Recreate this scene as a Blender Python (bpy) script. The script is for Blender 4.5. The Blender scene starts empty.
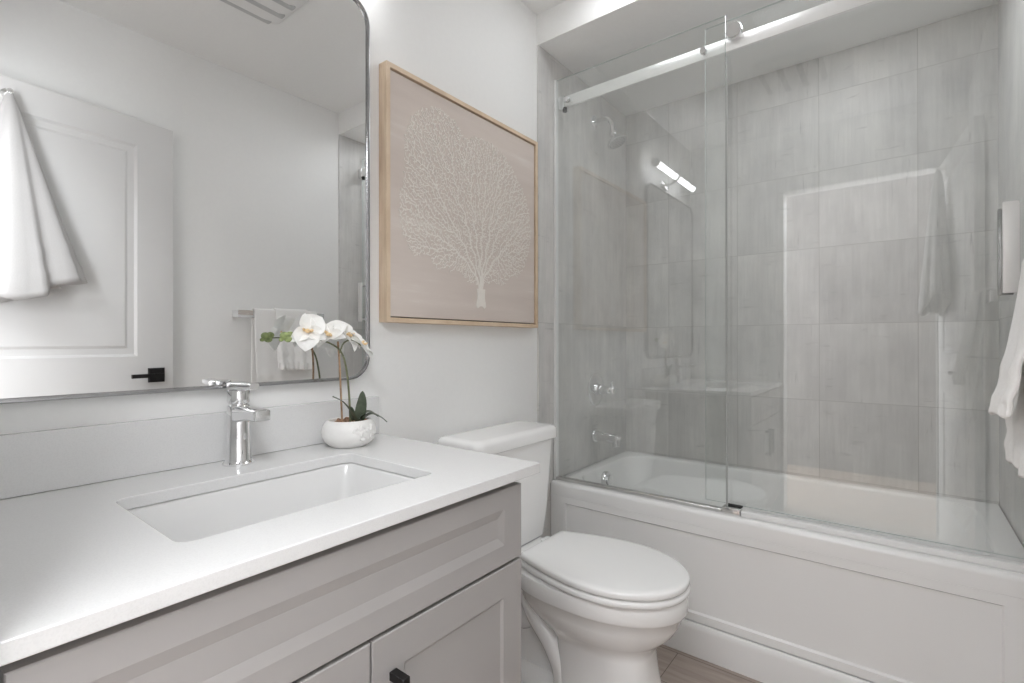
import bpy, bmesh, math, random
import numpy as np
from mathutils import Vector, Matrix, Quaternion
random.seed(7)
S = bpy.context.scene
COL = S.collection
PI = math.pi

# ------------------------------------------------------------------ camera
F_PX = 498.25
YAW, PITCH, ROLL = math.radians(38.133), math.radians(0.0814), math.radians(-0.0661)
cam = bpy.data.objects.new('camera', bpy.data.cameras.new('camera'))
COL.objects.link(cam)
Fv = Vector((-math.sin(YAW) * math.cos(PITCH), math.cos(YAW) * math.cos(PITCH), math.sin(PITCH)))
Rv = Vector((math.cos(YAW), math.sin(YAW), 0))
Uv = Rv.cross(Fv)
R2 = Rv * math.cos(ROLL) + Uv * math.sin(ROLL)
U2 = -Rv * math.sin(ROLL) + Uv * math.cos(ROLL)
mw = Matrix((R2, U2, -Fv)).transposed().to_4x4()
mw.translation = Vector((1.233, 0.0, 1.1323))
cam.matrix_world = mw
cam.data.sensor_width = 36.0
cam.data.lens = F_PX / 1024 * 36.0
cam.data.clip_start = 0.02
S.camera = cam

# ------------------------------------------------------------------ world, exposure, lights
W_ = bpy.data.worlds.new('world')
S.world = W_
W_.use_nodes = True
W_.node_tree.nodes['Background'].inputs[0].default_value = (1, 1, 1, 1)
W_.node_tree.nodes['Background'].inputs[1].default_value = 0.0
S.view_settings.view_transform = 'Standard'
S.view_settings.look = 'None'
S.view_settings.gamma = 1.0
S.view_settings.use_curve_mapping = False
S.view_settings.exposure = 0.36
S.cycles.max_bounces = 14
S.cycles.diffuse_bounces = 8
S.cycles.glossy_bounces = 8
S.cycles.transmission_bounces = 12
S.cycles.transparent_max_bounces = 24
S.cycles.use_denoising = True
S.cycles.sample_clamp_indirect = 6.0

TUBE_STRENGTH = 8.0          # the two glowing tubes over the mirror


def area_light(name, loc, rot, sx, sy, power, color=(1, 1, 1)):
    d = bpy.data.lights.new(name, 'AREA')
    d.shape = 'RECTANGLE'; d.size = sx; d.size_y = sy
    d.energy = power; d.color = color
    o = bpy.data.objects.new(name, d); COL.objects.link(o)
    o.location = loc; o.rotation_euler = rot
    return o


# added lights, all out of view: landing fills and two overhead fills
LIGHTS = dict(landing=45.0, window=3.0, panel_left=78.0, ceiling=1.75, shower=2.9)
area_light('landing_fill_lamp', (1.0, -0.42, 2.415), (PI / 4, 0, 0), 2.4, 0.30, LIGHTS['landing'], (0.945, 0.967, 1.0))  # unseen lamp, tilted to throw light in through the doorway
area_light('landing_fill_right', (2.30, -0.75, 1.45), (0, PI / 2, 0), 1.6, 1.1, LIGHTS['window'], (0.945, 0.967, 1.0))  # added fill panel on the landing's right side, not a real opening
area_light('landing_fill_left', (-0.55, -0.75, 1.45), (0, -PI / 2, 0), 1.6, 1.1, LIGHTS['panel_left'], (0.945, 0.967, 1.0))  # matching added panel from the left, hidden from the glass
area_light('shower_fill', (1.02, 2.02, 2.398), (0, 0, 0), 0.5, 0.3, LIGHTS['shower'], (0.945, 0.967, 1.0))  # added fill to brighten the tub alcove, kept out of view
area_light('ceiling_fill', (0.60, 1.59, 2.53), (0, 0, 0), 0.62, 0.12, LIGHTS['ceiling'], (0.945, 0.967, 1.0))  # added fill above the toilet, unseen by camera, mirror and glass


# ------------------------------------------------------------------ materials
def new_mat(name):
    m = bpy.data.materials.new(name); m.use_nodes = True
    return m, m.node_tree, m.node_tree.nodes['Principled BSDF']


def srgb(r, g, b):
    f = lambda c: (c / 255 / 12.92) if c <= 10 else ((c / 255 + 0.055) / 1.055) ** 2.4
    return (f(r), f(g), f(b), 1.0)


class NB:
    """small node builder"""
    def __init__(s, nt): s.nt = nt

    def n(s, t, **kw):
        x = s.nt.nodes.new(t)
        for k, v in kw.items(): setattr(x, k, v)
        return x

    def put(s, sock, v):
        if isinstance(v, bpy.types.NodeSocket): s.nt.links.new(v, sock)
        elif v is not None: sock.default_value = v

    def math(s, op, a, b=None, c=None):
        x = s.n('ShaderNodeMath', operation=op)
        s.put(x.inputs[0], a)
        if b is not None: s.put(x.inputs[1], b)
        if c is not None: s.put(x.inputs[2], c)
        return x.outputs[0]

    def pos(s):
        return s.n('ShaderNodeNewGeometry').outputs['Position']

    def sep(s, v):
        x = s.n('ShaderNodeSeparateXYZ'); s.put(x.inputs[0], v); return x.outputs

    def comb(s, a, b, c):
        x = s.n('ShaderNodeCombineXYZ')
        for i, v in enumerate((a, b, c)): s.put(x.inputs[i], v)
        return x.outputs[0]

    def noise(s, vec, scale, detail=3, rough=0.55):
        x = s.n('ShaderNodeTexNoise'); s.put(x.inputs['Vector'], vec)
        x.inputs['Scale'].default_value = scale; x.inputs['Detail'].default_value = detail
        x.inputs['Roughness'].default_value = rough
        return x.outputs['Fac']

    def ramp(s, fac, stops):
        x = s.n('ShaderNodeValToRGB'); s.put(x.inputs[0], fac)
        el = x.color_ramp.elements
        while len(el) < len(stops): el.new(0.5)
        for e, (p, c) in zip(el, stops): e.position = p; e.color = c
        return x.outputs[0]

    def mix(s, f, a, b, mode='MIX'):
        x = s.n('ShaderNodeMix', data_type='RGBA', blend_type=mode)
        s.put(x.inputs[0], f); s.put(x.inputs[6], a); s.put(x.inputs[7], b)
        return x.outputs[2]

    def bump(s, h, strength, dist=0.002):
        x = s.n('ShaderNodeBump'); x.inputs['Strength'].default_value = strength
        x.inputs['Distance'].default_value = dist; s.put(x.inputs['Height'], h)
        return x.outputs[0]


def mat_simple(name, col, rough=0.5, metal=0.0, var=0.0, scale=20, bump=0.0, coat=0.0, spec=None, sheen=0.0):
    m, nt, p = new_mat(name); b = NB(nt)
    p.inputs['Roughness'].default_value = rough
    p.inputs['Metallic'].default_value = metal
    if coat: p.inputs['Coat Weight'].default_value = coat; p.inputs['Coat Roughness'].default_value = 0.06
    if spec is not None: p.inputs['Specular IOR Level'].default_value = spec
    if sheen: p.inputs['Sheen Weight'].default_value = sheen
    f = b.noise(b.pos(), scale)
    lo = tuple(c * (1 - var) for c in col[:3]) + (1,); hi = tuple(min(1, c * (1 + var)) for c in col[:3]) + (1,)
    nt.links.new(b.ramp(f, [(0.3, lo), (0.7, hi)]), p.inputs['Base Color'])
    if bump: nt.links.new(b.bump(f, bump, 0.001), p.inputs['Normal'])
    return m


M = {}
M['wall'] = mat_simple('wall_paint', (0.85, 0.85, 0.84, 1), 0.6, var=0.008, scale=60, bump=0.03)
M['ceiling'] = mat_simple('ceiling_paint', (0.88, 0.88, 0.87, 1), 0.8, var=0.01, scale=80, bump=0.05)
M['trimpaint'] = mat_simple('white_trim_paint', (0.88, 0.88, 0.875, 1), 0.3, var=0.005, scale=8)
M['doorpaint'] = mat_simple('door_paint', (0.71, 0.707, 0.70, 1), 0.35, var=0.005, scale=8)
M['hall'] = mat_simple('landing_paint', (0.27, 0.252, 0.244, 1), 0.6, var=0.01, scale=40)
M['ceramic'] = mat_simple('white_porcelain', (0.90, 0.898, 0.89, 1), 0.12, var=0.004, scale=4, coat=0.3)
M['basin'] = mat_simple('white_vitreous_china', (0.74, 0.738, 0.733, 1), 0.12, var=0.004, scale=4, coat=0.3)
M['seat'] = mat_simple('white_seat_plastic', (0.90, 0.898, 0.89, 1), 0.22, var=0.004, scale=4)
M['acrylic'] = mat_simple('white_acrylic', (0.90, 0.90, 0.893, 1), 0.16, var=0.004, scale=3, coat=0.2)
M['cabinet'] = mat_simple('grey_cabinet_paint', srgb(164, 161, 159), 0.42, var=0.012, scale=6)
M['cabinet_in'] = mat_simple('cabinet_shadow_gap', srgb(120, 117, 115), 0.6, var=0.02, scale=6)
M['chrome'] = mat_simple('polished_chrome', (0.82, 0.82, 0.825, 1), 0.05, 1.0, var=0.01, scale=5)
M['darkchrome'] = mat_simple('dark_polished_steel', (0.38, 0.38, 0.385, 1), 0.2, 1.0, var=0.02, scale=30)
M['nickel'] = mat_simple('brushed_steel', (0.78, 0.78, 0.77, 1), 0.25, 1.0, var=0.03, scale=30)
M['railmetal'] = mat_simple('satin_silver_rail', (0.90, 0.90, 0.89, 1), 0.3, 0.35, var=0.01, scale=30)
M['black'] = mat_simple('matt_black_metal', (0.012, 0.011, 0.011, 1), 0.35, 0.3, var=0.1, scale=40)
M['rubber'] = mat_simple('dark_rubber', (0.03, 0.03, 0.03, 1), 0.6, var=0.1, scale=40)
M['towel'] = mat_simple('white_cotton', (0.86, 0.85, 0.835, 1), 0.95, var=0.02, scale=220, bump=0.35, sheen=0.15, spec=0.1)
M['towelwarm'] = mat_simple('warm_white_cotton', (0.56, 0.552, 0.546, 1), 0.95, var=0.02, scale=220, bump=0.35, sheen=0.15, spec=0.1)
M['fanplastic'] = mat_simple('white_fan_plastic', (0.82, 0.815, 0.80, 1), 0.4, var=0.01, scale=6)
M['slotshade'] = mat_simple('fan_slot_shade', (0.50, 0.50, 0.50, 1), 0.6, var=0.03, scale=20)  # shade inside the slots, put into the colour of solid bands
M['pot'] = mat_simple('matt_white_stoneware', (0.83, 0.82, 0.80, 1), 0.4, var=0.02, scale=60, bump=0.05)
M['soil'] = mat_simple('bark_chips', (0.36, 0.22, 0.14, 1), 0.9, var=0.5, scale=160, bump=0.8)
M['stem'] = mat_simple('green_brown_stem', (0.16, 0.17, 0.09, 1), 0.5, var=0.2, scale=90)
M['stake'] = mat_simple('brown_stake', (0.34, 0.22, 0.13, 1), 0.6, var=0.25, scale=120)
M['leaf'] = mat_simple('dark_orchid_leaf', (0.085, 0.105, 0.07, 1), 0.4, var=0.3, scale=50)
M['bud'] = mat_simple('green_bud', (0.27, 0.33, 0.13, 1), 0.5, var=0.3, scale=110)
M['petal'] = mat_simple('white_petal', (0.90, 0.895, 0.87, 1), 0.55, var=0.02, scale=120, spec=0.2)
M['lip'] = mat_simple('yellow_orchid_lip', (0.82, 0.60, 0.34, 1), 0.55, var=0.25, scale=240)
M['coral'] = mat_simple('pale_coral_ink', srgb(233, 228, 221), 0.8, var=0.02, scale=60)
M['floorhall'] = mat_simple('landing_floor', (0.36, 0.29, 0.24, 1), 0.5, var=0.2, scale=9)


def mat_quartz():
    m, nt, p = new_mat('white_quartz'); b = NB(nt)
    f = b.noise(b.pos(), 420, 2)
    c = b.ramp(f, [(0.35, (0.70, 0.699, 0.696, 1)), (0.55, (0.73, 0.729, 0.726, 1))])
    nt.links.new(c, p.inputs['Base Color'])
    p.inputs['Roughness'].default_value = 0.16
    return m


def mat_tile(name, z0, dz, u0, du, axis, grout=0.0022, tint=1.0):
    """grey wood-grained porcelain tile on a wall; axis 0 -> u is x, axis 1 -> u is y"""
    m, nt, p = new_mat(name); b = NB(nt)
    P = b.pos(); xyz = b.sep(P)
    u = xyz[axis]; z = xyz[2]
    tz = b.math('DIVIDE', b.math('SUBTRACT', z, z0), dz)
    tu = b.math('DIVIDE', b.math('SUBTRACT', u, u0), du)
    fz, fu = b.math('FLOOR', tz), b.math('FLOOR', tu)
    def edge(t, size):
        fr = b.math('FRACT', t)
        d = b.math('MINIMUM', fr, b.math('SUBTRACT', 1.0, fr))
        return b.math('LESS_THAN', d, grout * 0.5 / size)
    g = b.math('MAXIMUM', edge(tz, dz), edge(tu, du))
    wn = b.n('ShaderNodeTexWhiteNoise', noise_dimensions='3D')
    nt.links.new(b.comb(fu, fz, 3.7), wn.inputs['Vector'])
    rnd = wn.outputs['Value']
    off = b.math('MULTIPLY', rnd, 17.0)
    streak = b.noise(b.comb(b.math('ADD', b.math('MULTIPLY', u, 17.0), off), off, b.math('MULTIPLY', z, 1.9)), 1.0, 5, 0.6)
    cloud = b.noise(b.comb(b.math('ADD', b.math('MULTIPLY', u, 6.0), off), off, b.math('MULTIPLY', z, 4.0)), 1.0, 4, 0.6)
    scratch = b.noise(b.comb(b.math('ADD', b.math('MULTIPLY', u, 9.0), off), off, b.math('MULTIPLY', z, 60.0)), 1.0, 3, 0.7)
    fine = b.noise(b.comb(b.math('MULTIPLY', u, 110.0), off, b.math('MULTIPLY', z, 5.0)), 1.0, 2)
    s1 = b.ramp(streak, [(0.28, (0.91, 0.91, 0.91, 1)), (0.66, (1.04, 1.04, 1.04, 1))])
    s2 = b.ramp(cloud, [(0.28, (0.86, 0.86, 0.865, 1)), (0.72, (1.09, 1.085, 1.075, 1))])
    s3 = b.ramp(scratch, [(0.26, (0.78, 0.78, 0.78, 1)), (0.38, (1.0, 1.0, 1.0, 1))])
    s4 = b.ramp(fine, [(0.25, (0.95, 0.95, 0.95, 1)), (0.7, (1.03, 1.03, 1.03, 1))])
    base = b.mix(rnd, tuple(c * tint for c in (0.64, 0.634, 0.62)) + (1,), tuple(c * tint for c in (0.69, 0.683, 0.668)) + (1,))
    c = b.mix(1.0, base, s1, 'MULTIPLY'); c = b.mix(1.0, c, s2, 'MULTIPLY')
    c = b.mix(0.85, c, s3, 'MULTIPLY')
    mark = b.noise(b.comb(b.math('ADD', b.math('MULTIPLY', u, 55.0), off), b.math('ADD', off, 5.3), b.math('MULTIPLY', z, 4.5)), 1.0, 4, 0.75)
    c = b.mix(1.0, c, b.ramp(mark, [(0.27, (0.72, 0.72, 0.72, 1)), (0.36, (1.0, 1.0, 1.0, 1))]), 'MULTIPLY'); c = b.mix(1.0, c, s4, 'MULTIPLY')
    c = b.mix(g, c, (0.46 * tint, 0.45 * tint, 0.43 * tint, 1))
    nt.links.new(c, p.inputs['Base Color'])
    p.inputs['Roughness'].default_value = 0.42
    p.inputs['Specular IOR Level'].default_value = 0.35
    h = b.math('SUBTRACT', b.math('MULTIPLY', streak, 0.25), g)
    nt.links.new(b.bump(h, 0.25, 0.001), p.inputs['Normal'])
    return m


def mat_floor():
    m, nt, p = new_mat('vinyl_plank_floor'); b = NB(nt)
    xyz = b.sep(b.pos()); x, y = xyz[0], xyz[1]
    row = b.math('FLOOR', b.math('DIVIDE', y, 0.18))
    wn = b.n('ShaderNodeTexWhiteNoise', noise_dimensions='1D'); nt.links.new(row, wn.inputs['W'])
    sh = b.math('MULTIPLY', wn.outputs['Value'], 1.2)
    tx = b.math('DIVIDE', b.math('ADD', x, sh), 1.2)
    wn2 = b.n('ShaderNodeTexWhiteNoise', noise_dimensions='3D')
    nt.links.new(b.comb(b.math('FLOOR', tx), row, 1.0), wn2.inputs['Vector'])
    rnd = wn2.outputs['Value']
    def edge(t, s):
        fr = b.math('FRACT', t); d = b.math('MINIMUM', fr, b.math('SUBTRACT', 1.0, fr))
        return b.math('LESS_THAN', d, 0.0012 / s)
    g = b.math('MAXIMUM', edge(b.math('DIVIDE', y, 0.18), 0.18), edge(tx, 1.2))
    grain = b.noise(b.comb(b.math('MULTIPLY', x, 3.0), b.math('ADD', b.math('MULTIPLY', y, 40.0), b.math('MULTIPLY', rnd, 9.0)), rnd), 1.0, 5, 0.65)
    c = b.ramp(grain, [(0.25, srgb(148, 134, 124)), (0.75, srgb(190, 178, 169))])
    c = b.mix(b.math('MULTIPLY', rnd, 0.3), c, srgb(150, 138, 130))
    c = b.mix(g, c, srgb(105, 95, 88))
    nt.links.new(c, p.inputs['Base Color']); p.inputs['Roughness'].default_value = 0.45
    return m


def mat_wood():
    m, nt, p = new_mat('light_oak_frame'); b = NB(nt)
    xyz = b.sep(b.pos())
    f = b.noise(b.comb(b.math('MULTIPLY', xyz[0], 60.0), b.math('MULTIPLY', xyz[1], 8.0), b.math('MULTIPLY', xyz[2], 8.0)), 1.0, 4, 0.6)
    c = b.ramp(f, [(0.3, srgb(203, 178, 150)), (0.7, srgb(225, 204, 179))])
    nt.links.new(c, p.inputs['Base Color']); p.inputs['Roughness'].default_value = 0.5
    return m


def mat_canvas():
    m, nt, p = new_mat('taupe_canvas'); b = NB(nt)
    xyz = b.sep(b.pos())
    f = b.noise(b.comb(0.0, b.math('MULTIPLY', xyz[1], 1.6), b.math('MULTIPLY', xyz[2], 16.0)), 1.0, 4, 0.6)
    w = b.noise(b.comb(0.0, b.math('MULTIPLY', xyz[1], 300.0), b.math('MULTIPLY', xyz[2], 300.0)), 1.0, 1)
    c = b.ramp(f, [(0.28, srgb(208, 196, 188)), (0.6, srgb(216, 205, 197)), (0.72, srgb(224, 216, 209))])
    c = b.mix(0.25, c, b.ramp(w, [(0.3, (0.88, 0.88, 0.88, 1)), (0.7, (1, 1, 1, 1))]), 'MULTIPLY')
    nt.links.new(c, p.inputs['Base Color']); p.inputs['Roughness'].default_value = 0.85
    return m


def mat_glass(name, tint):
    """clear pane seen through without bending; both faces mirror by the Fresnel law"""
    m = bpy.data.materials.new(name); m.use_nodes = True
    nt = m.node_tree; nt.nodes.clear(); b = NB(nt)
    out = b.n('ShaderNodeOutputMaterial')
    tr = b.n('ShaderNodeBsdfTransparent'); tr.inputs[0].default_value = tint
    gl = b.n('ShaderNodeBsdfGlossy'); gl.inputs['Roughness'].default_value = 0.0
    gl.inputs['Color'].default_value = (1, 1, 1, 1)
    geo = b.n('ShaderNodeNewGeometry')
    fr = b.n('ShaderNodeFresnel')
    ior = b.math('ADD', 1.85, b.math('MULTIPLY', geo.outputs['Backfacing'], 1 / 1.85 - 1.85))
    nt.links.new(ior, fr.inputs['IOR'])
    mx = b.n('ShaderNodeMixShader')
    nt.links.new(fr.outputs[0], mx.inputs[0]); nt.links.new(tr.outputs[0], mx.inputs[1]); nt.links.new(gl.outputs[0], mx.inputs[2])
    nt.links.new(mx.outputs[0], out.inputs[0])
    return m


def mat_mirror():
    m, nt, p = new_mat('mirror_silver'); b = NB(nt)
    p.inputs['Metallic'].default_value = 1.0; p.inputs['Roughness'].default_value = 0.0
    f = b.noise(b.pos(), 2.0)
    nt.links.new(b.ramp(f, [(0.3, (0.84, 0.845, 0.845, 1)), (0.7, (0.85, 0.855, 0.855, 1))]), p.inputs['Base Color'])
    return m


def mat_emit(name, col, st):
    m, nt, p = new_mat(name)
    p.inputs['Base Color'].default_value = (0.9, 0.9, 0.9, 1)
    p.inputs['Emission Color'].default_value = col; p.inputs['Emission Strength'].default_value = st
    return m


M['quartz'] = mat_quartz()
M['tile_back'] = mat_tile('grey_tile_back', 1.212 - 0.3413 * 4, 0.3413, 0.938 - 0.343 * 4, 0.343, 0)
M['tile_side'] = mat_tile('grey_tile_side', 1.216 - 1.20 * 2, 1.20, 0.30, 2.4, 1, tint=1.0)
M['floor'] = mat_floor(); M['wood'] = mat_wood(); M['canvas'] = mat_canvas()
M['glass'] = mat_glass('clear_glass', (0.98, 0.988, 0.984, 1))
M['glassedge'] = mat_simple('polished_glass_edge', (0.52, 0.57, 0.55, 1), 0.25, var=0.02, scale=20)
M['seal'] = mat_simple('clear_vinyl_seal', (0.80, 0.81, 0.80, 1), 0.3, var=0.02, scale=20)
M['sealgrey'] = mat_simple('grey_vinyl_seal', (0.42, 0.43, 0.42, 1), 0.35, var=0.02, scale=20)
M['mirror'] = mat_mirror()
M['tube'] = mat_emit('lit_acrylic_tube', (0.97, 0.98, 1.0, 1), TUBE_STRENGTH)


# ------------------------------------------------------------------ object helpers
ORIG = {}


def tag(o, label=None, cat=None, group=None, kind=None):
    if label: o['label'] = label
    if cat: o['category'] = cat
    if group: o['group'] = group
    if kind: o['kind'] = kind
    return o


def thing(name, label, cat, loc, group=None):
    o = bpy.data.objects.new(name, None); COL.objects.link(o)
    o.empty_display_size = 0.05
    o.location = loc; ORIG[o.name] = Vector(loc)
    return tag(o, label, cat, group)


def obj(name, bm, mat, parent=None, origin=None, smooth=True, bevel=0.0, bseg=2, angle=40, recalc=True):
    """link bm (world coordinates) as one mesh object"""
    if parent is not None: off = ORIG[parent.name]
    else:
        if origin is None:
            vs = [v.co for v in bm.verts]
            mn = Vector((min(v.x for v in vs), min(v.y for v in vs), min(v.z for v in vs)))
            mxx = Vector((max(v.x for v in vs), max(v.y for v in vs), max(v.z for v in vs)))
            origin = Vector(((mn.x + mxx.x) / 2, (mn.y + mxx.y) / 2, mn.z))
        off = Vector(origin)
    for v in bm.verts: v.co -= off
    if recalc: bmesh.ops.recalc_face_normals(bm, faces=bm.faces[:])
    me = bpy.data.meshes.new(name); bm.to_mesh(me); bm.free()
    for m in (mat if isinstance(mat, (list, tuple)) else [mat]): me.materials.append(M[m] if isinstance(m, str) else m)
    if smooth:
        for p in me.polygons: p.use_smooth = True
        me.set_sharp_from_angle(angle=math.radians(angle))
    o = bpy.data.objects.new(name, me); COL.objects.link(o)
    if parent is not None: o.parent = parent
    else: o.location = off
    ORIG[o.name] = off
    if bevel:
        b = o.modifiers.new('bevel', 'BEVEL'); b.width = bevel; b.segments = bseg
        b.limit_method = 'ANGLE'; b.angle_limit = math.radians(50); b.harden_normals = False
    return o


def struct(name, bm, mat, **kw):
    o = obj(name, bm, mat, **kw); o['kind'] = 'structure'; return o


def box(bm, x0, x1, y0, y1, z0, z1):
    vs = [bm.verts.new((x, y, z)) for z in (z0, z1) for x, y in ((x0, y0), (x1, y0), (x1, y1), (x0, y1))]
    for f in ((3, 2, 1, 0), (4, 5, 6, 7), (0, 1, 5, 4), (1, 2, 6, 5), (2, 3, 7, 6), (3, 0, 4, 7)):
        bm.faces.new([vs[i] for i in f])
    return vs


def B(*a):
    bm = bmesh.new(); box(bm, *a); return bm


def rbox(x0, x1, y0, y1, z0, z1, r, seg=3, bm=None):
    """box with rounded edges"""
    t = bmesh.new(); box(t, x0, x1, y0, y1, z0, z1)
    bmesh.ops.bevel(t, geom=t.edges[:] + t.verts[:], offset=r, segments=seg, profile=0.5, affect='EDGES')
    if bm is None: return t
    me = bpy.data.meshes.new('t'); t.to_mesh(me); t.free(); bm.from_mesh(me); bpy.data.meshes.remove(me)
    return bm


def join(bm, other):
    me = bpy.data.meshes.new('t'); other.to_mesh(me); other.free(); bm.from_mesh(me); bpy.data.meshes.remove(me)
    return bm


def loft(bm, rings, cap0=True, cap1=True, closed=True):
    rv = [[bm.verts.new(p) for p in r] for r in rings]
    n = len(rv[0])
    for a, b in zip(rv, rv[1:]):
        for i in range(n if closed else n - 1):
            j = (i + 1) % n
            try: bm.faces.new((a[i], a[j], b[j], b[i]))
            except ValueError: pass
    if cap0: bm.faces.new(rv[0][::-1])
    if cap1: bm.faces.new(rv[-1])
    return rv


def frame_for(axis):
    a = Vector(axis).normalized()
    h = Vector((0, 0, 1)) if abs(a.z) < 0.9 else Vector((1, 0, 0))
    u = a.cross(h).normalized(); v = a.cross(u).normalized()
    return a, u, v


def lathe(bm, prof, base, axis=(0, 0, 1), n=32, cap=True):
    """prof: list of (radius, distance along axis)"""
    a, u, v = frame_for(axis); base = Vector(base)
    rings = []
    for r, t in prof:
        r = max(r, 1e-5)
        rings.append([base + a * t + (u * math.cos(2 * PI * i / n) + v * math.sin(2 * PI * i / n)) * r for i in range(n)])
    loft(bm, rings, cap, cap); return bm


def L(prof, base, axis=(0, 0, 1), n=32):
    return lathe(bmesh.new(), prof, base, axis, n)


def bez(pts, n=24):
    """Catmull-Rom through pts"""
    P = [Vector(p) for p in pts]; P = [2 * P[0] - P[1]] + P + [2 * P[-1] - P[-2]]
    out = []
    k = len(P) - 3
    for s in range(k):
        p0, p1, p2, p3 = P[s:s + 4]
        m = max(2, n // k)
        for i in range(m + (1 if s == k - 1 else 0)):
            t = i / m
            out.append(0.5 * ((2 * p1) + (-p0 + p2) * t + (2 * p0 - 5 * p1 + 4 * p2 - p3) * t * t + (-p0 + 3 * p1 - 3 * p2 + p3) * t ** 3))
    return out


def tube(bm, pts, rad, n=12, prof=None):
    """sweep; rad number or list; prof optional list of (u,v) section"""
    pts = [Vector(p) for p in pts]; rings = []
    u = None
    for i, p in enumerate(pts):
        d = (pts[min(i + 1, len(pts) - 1)] - pts[max(i - 1, 0)]).normalized()
        if u is None: _, u, _ = frame_for(d)
        u = (u - d * u.dot(d)).normalized(); v = d.cross(u)
        r = rad[i] if isinstance(rad, (list, tuple)) else rad
        if prof: rings.append([p + u * a * r + v * b * r for a, b in prof])
        else: rings.append([p + u * r * math.cos(2 * PI * k / n) + v * r * math.sin(2 * PI * k / n) for k in range(n)])
    loft(bm, rings); return bm


def T(pts, rad, n=12): return tube(bmesh.new(), pts, rad, n)


def rrect(x0, x1, y0, y1, r, z, n=6):
    """rounded rectangle ring at height z; r one radius or four (x0y0, x1y0, x1y1, x0y1)"""
    rs = r if isinstance(r, (tuple, list)) else (r,) * 4
    out = []
    for (cx, cy, a0), q in zip(((x0 + rs[0], y0 + rs[0], PI), (x1 - rs[1], y0 + rs[1], 1.5 * PI), (x1 - rs[2], y1 - rs[2], 0), (x0 + rs[3], y1 - rs[3], 0.5 * PI)), rs):
        for i in range(n + 1):
            a = a0 + 0.5 * PI * i / n
            out.append(Vector((cx + q * math.cos(a), cy + q * math.sin(a), z)))
    return out


def shaker(u0, u1, v0, v1, fw, rec, slope, thick, mp, fv=None):
    """panelled front: flat border fw wide, bevel, recessed field. mp(u,v,d) -> point, d outwards"""
    fv = fv if fv is not None else fw
    R = lambda a, b, d: [Vector(mp(*q, d)) for q in ((u0 + a, v0 + b), (u1 - a, v0 + b), (u1 - a, v1 - b), (u0 + a, v1 - b))]
    bm = bmesh.new()
    e = 0.0015
    loft(bm, [R(0, 0, 0), R(0, 0, thick - e), R(e, e, thick), R(fw, fv, thick), R(fw + slope, fv + slope, thick - rec)])
    return bm


# ------------------------------------------------------------------ the room
RW = 1.524; CEIL = 2.535; YS = 1.745; YB = 2.601; ZS = 2.404; NEAR = 0.05
TH = 0.1
struct('floor', B(-0.1, 1.63, -0.08, 2.70, -0.1, 0.0), 'floor', smooth=False)
struct('ceiling', B(-0.1, 1.63, -0.08, 2.70, CEIL, CEIL + TH), 'ceiling', smooth=False)
struct('wall_left', B(-TH, 0.0, -0.08, 2.70, 0, CEIL), 'wall', smooth=False)
struct('wall_right', B(RW, RW + TH, -0.08, 2.70, 0, CEIL), 'wall', smooth=False)
struct('wall_back', B(-TH, RW + TH, YB + 0.008, YB + 0.1, 0, CEIL), 'wall', smooth=False)
# tiled faces of the tub alcove
struct('wall_left_tile', B(0.0, 0.008, YS, YB, 0.0, ZS), 'tile_side', smooth=False)
struct('wall_right_tile', B(RW - 0.008, RW, YS, YB, 0.0, ZS), 'tile_side', smooth=False)
struct('wall_back_tile', B(0.0, RW, YB, YB + 0.008, 0.0, ZS), 'tile_back', smooth=False)
struct('soffit', B(0.0, RW, YS, YB + 0.008, ZS, CEIL), 'ceiling', smooth=False)
# front wall with the doorway the camera looks in from
DX0, DX1, DZ = 0.60, 1.385, 2.135
bm = bmesh.new()
box(bm, -0.0, DX0, -0.08, NEAR, 0, CEIL); box(bm, DX1, RW, -0.08, NEAR, 0, CEIL); box(bm, DX0, DX1, -0.08, NEAR, DZ, CEIL)
struct('wall_front', bm, 'wall', smooth=False)
bm = bmesh.new()
box(bm, DX0 - 0.06, DX0 + 0.004, NEAR, NEAR + 0.014, 0, DZ + 0.06); box(bm, DX1 - 0.004, DX1 + 0.06, NEAR, NEAR + 0.014, 0, DZ + 0.06)
box(bm, DX0 + 0.004, DX1 - 0.004, NEAR, NEAR + 0.014, DZ - 0.004, DZ + 0.06)
struct('trim_1', bm, 'trimpaint', smooth=False)
# landing outside the door
bm = bmesh.new()
box(bm, -0.6, 2.4, -1.5, -1.4, 0, 2.535); box(bm, -0.7, -0.6, -1.5, -0.08, 0, 2.535); box(bm, 2.4, 2.5, -1.5, -0.08, 0, 2.535)
box(bm, -0.6, -0.1, -0.18, -0.08, 0, 2.535); box(bm, 1.63, 2.4, -0.18, -0.08, 0, 2.535)
struct('wall_landing', bm, 'hall', smooth=False)
struct('floor_landing', B(-0.7, 2.5, -1.5, -0.08, -0.1, 0.0), 'floorhall', smooth=False)
struct('ceiling_landing', B(-0.7, 2.5, -1.5, -0.08, 2.535, 2.63), 'ceiling', smooth=False)


def baseboard(name, mp, length):
    prof = [(0, 0), (0.014, 0), (0.014, 0.095), (0.011, 0.108), (0.006, 0.115), (0, 0.116)]
    bm = bmesh.new()
    loft(bm, [[Vector(mp(s, d, z)) for d, z in prof] for s in (0, length)])
    struct(name, bm, 'trimpaint', angle=30)


baseboard('baseboard_left', lambda s, d, z: (d, 0.866 + s, z), YS - 0.006 - 0.866)
baseboard('baseboard_right', lambda s, d, z: (RW - d, 0.90 + s, z), YS - 0.006 - 0.90)
baseboard('baseboard_tub', lambda s, d, z: (0.014 + s, 1.8315 - d, z), RW - 0.028)

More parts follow.
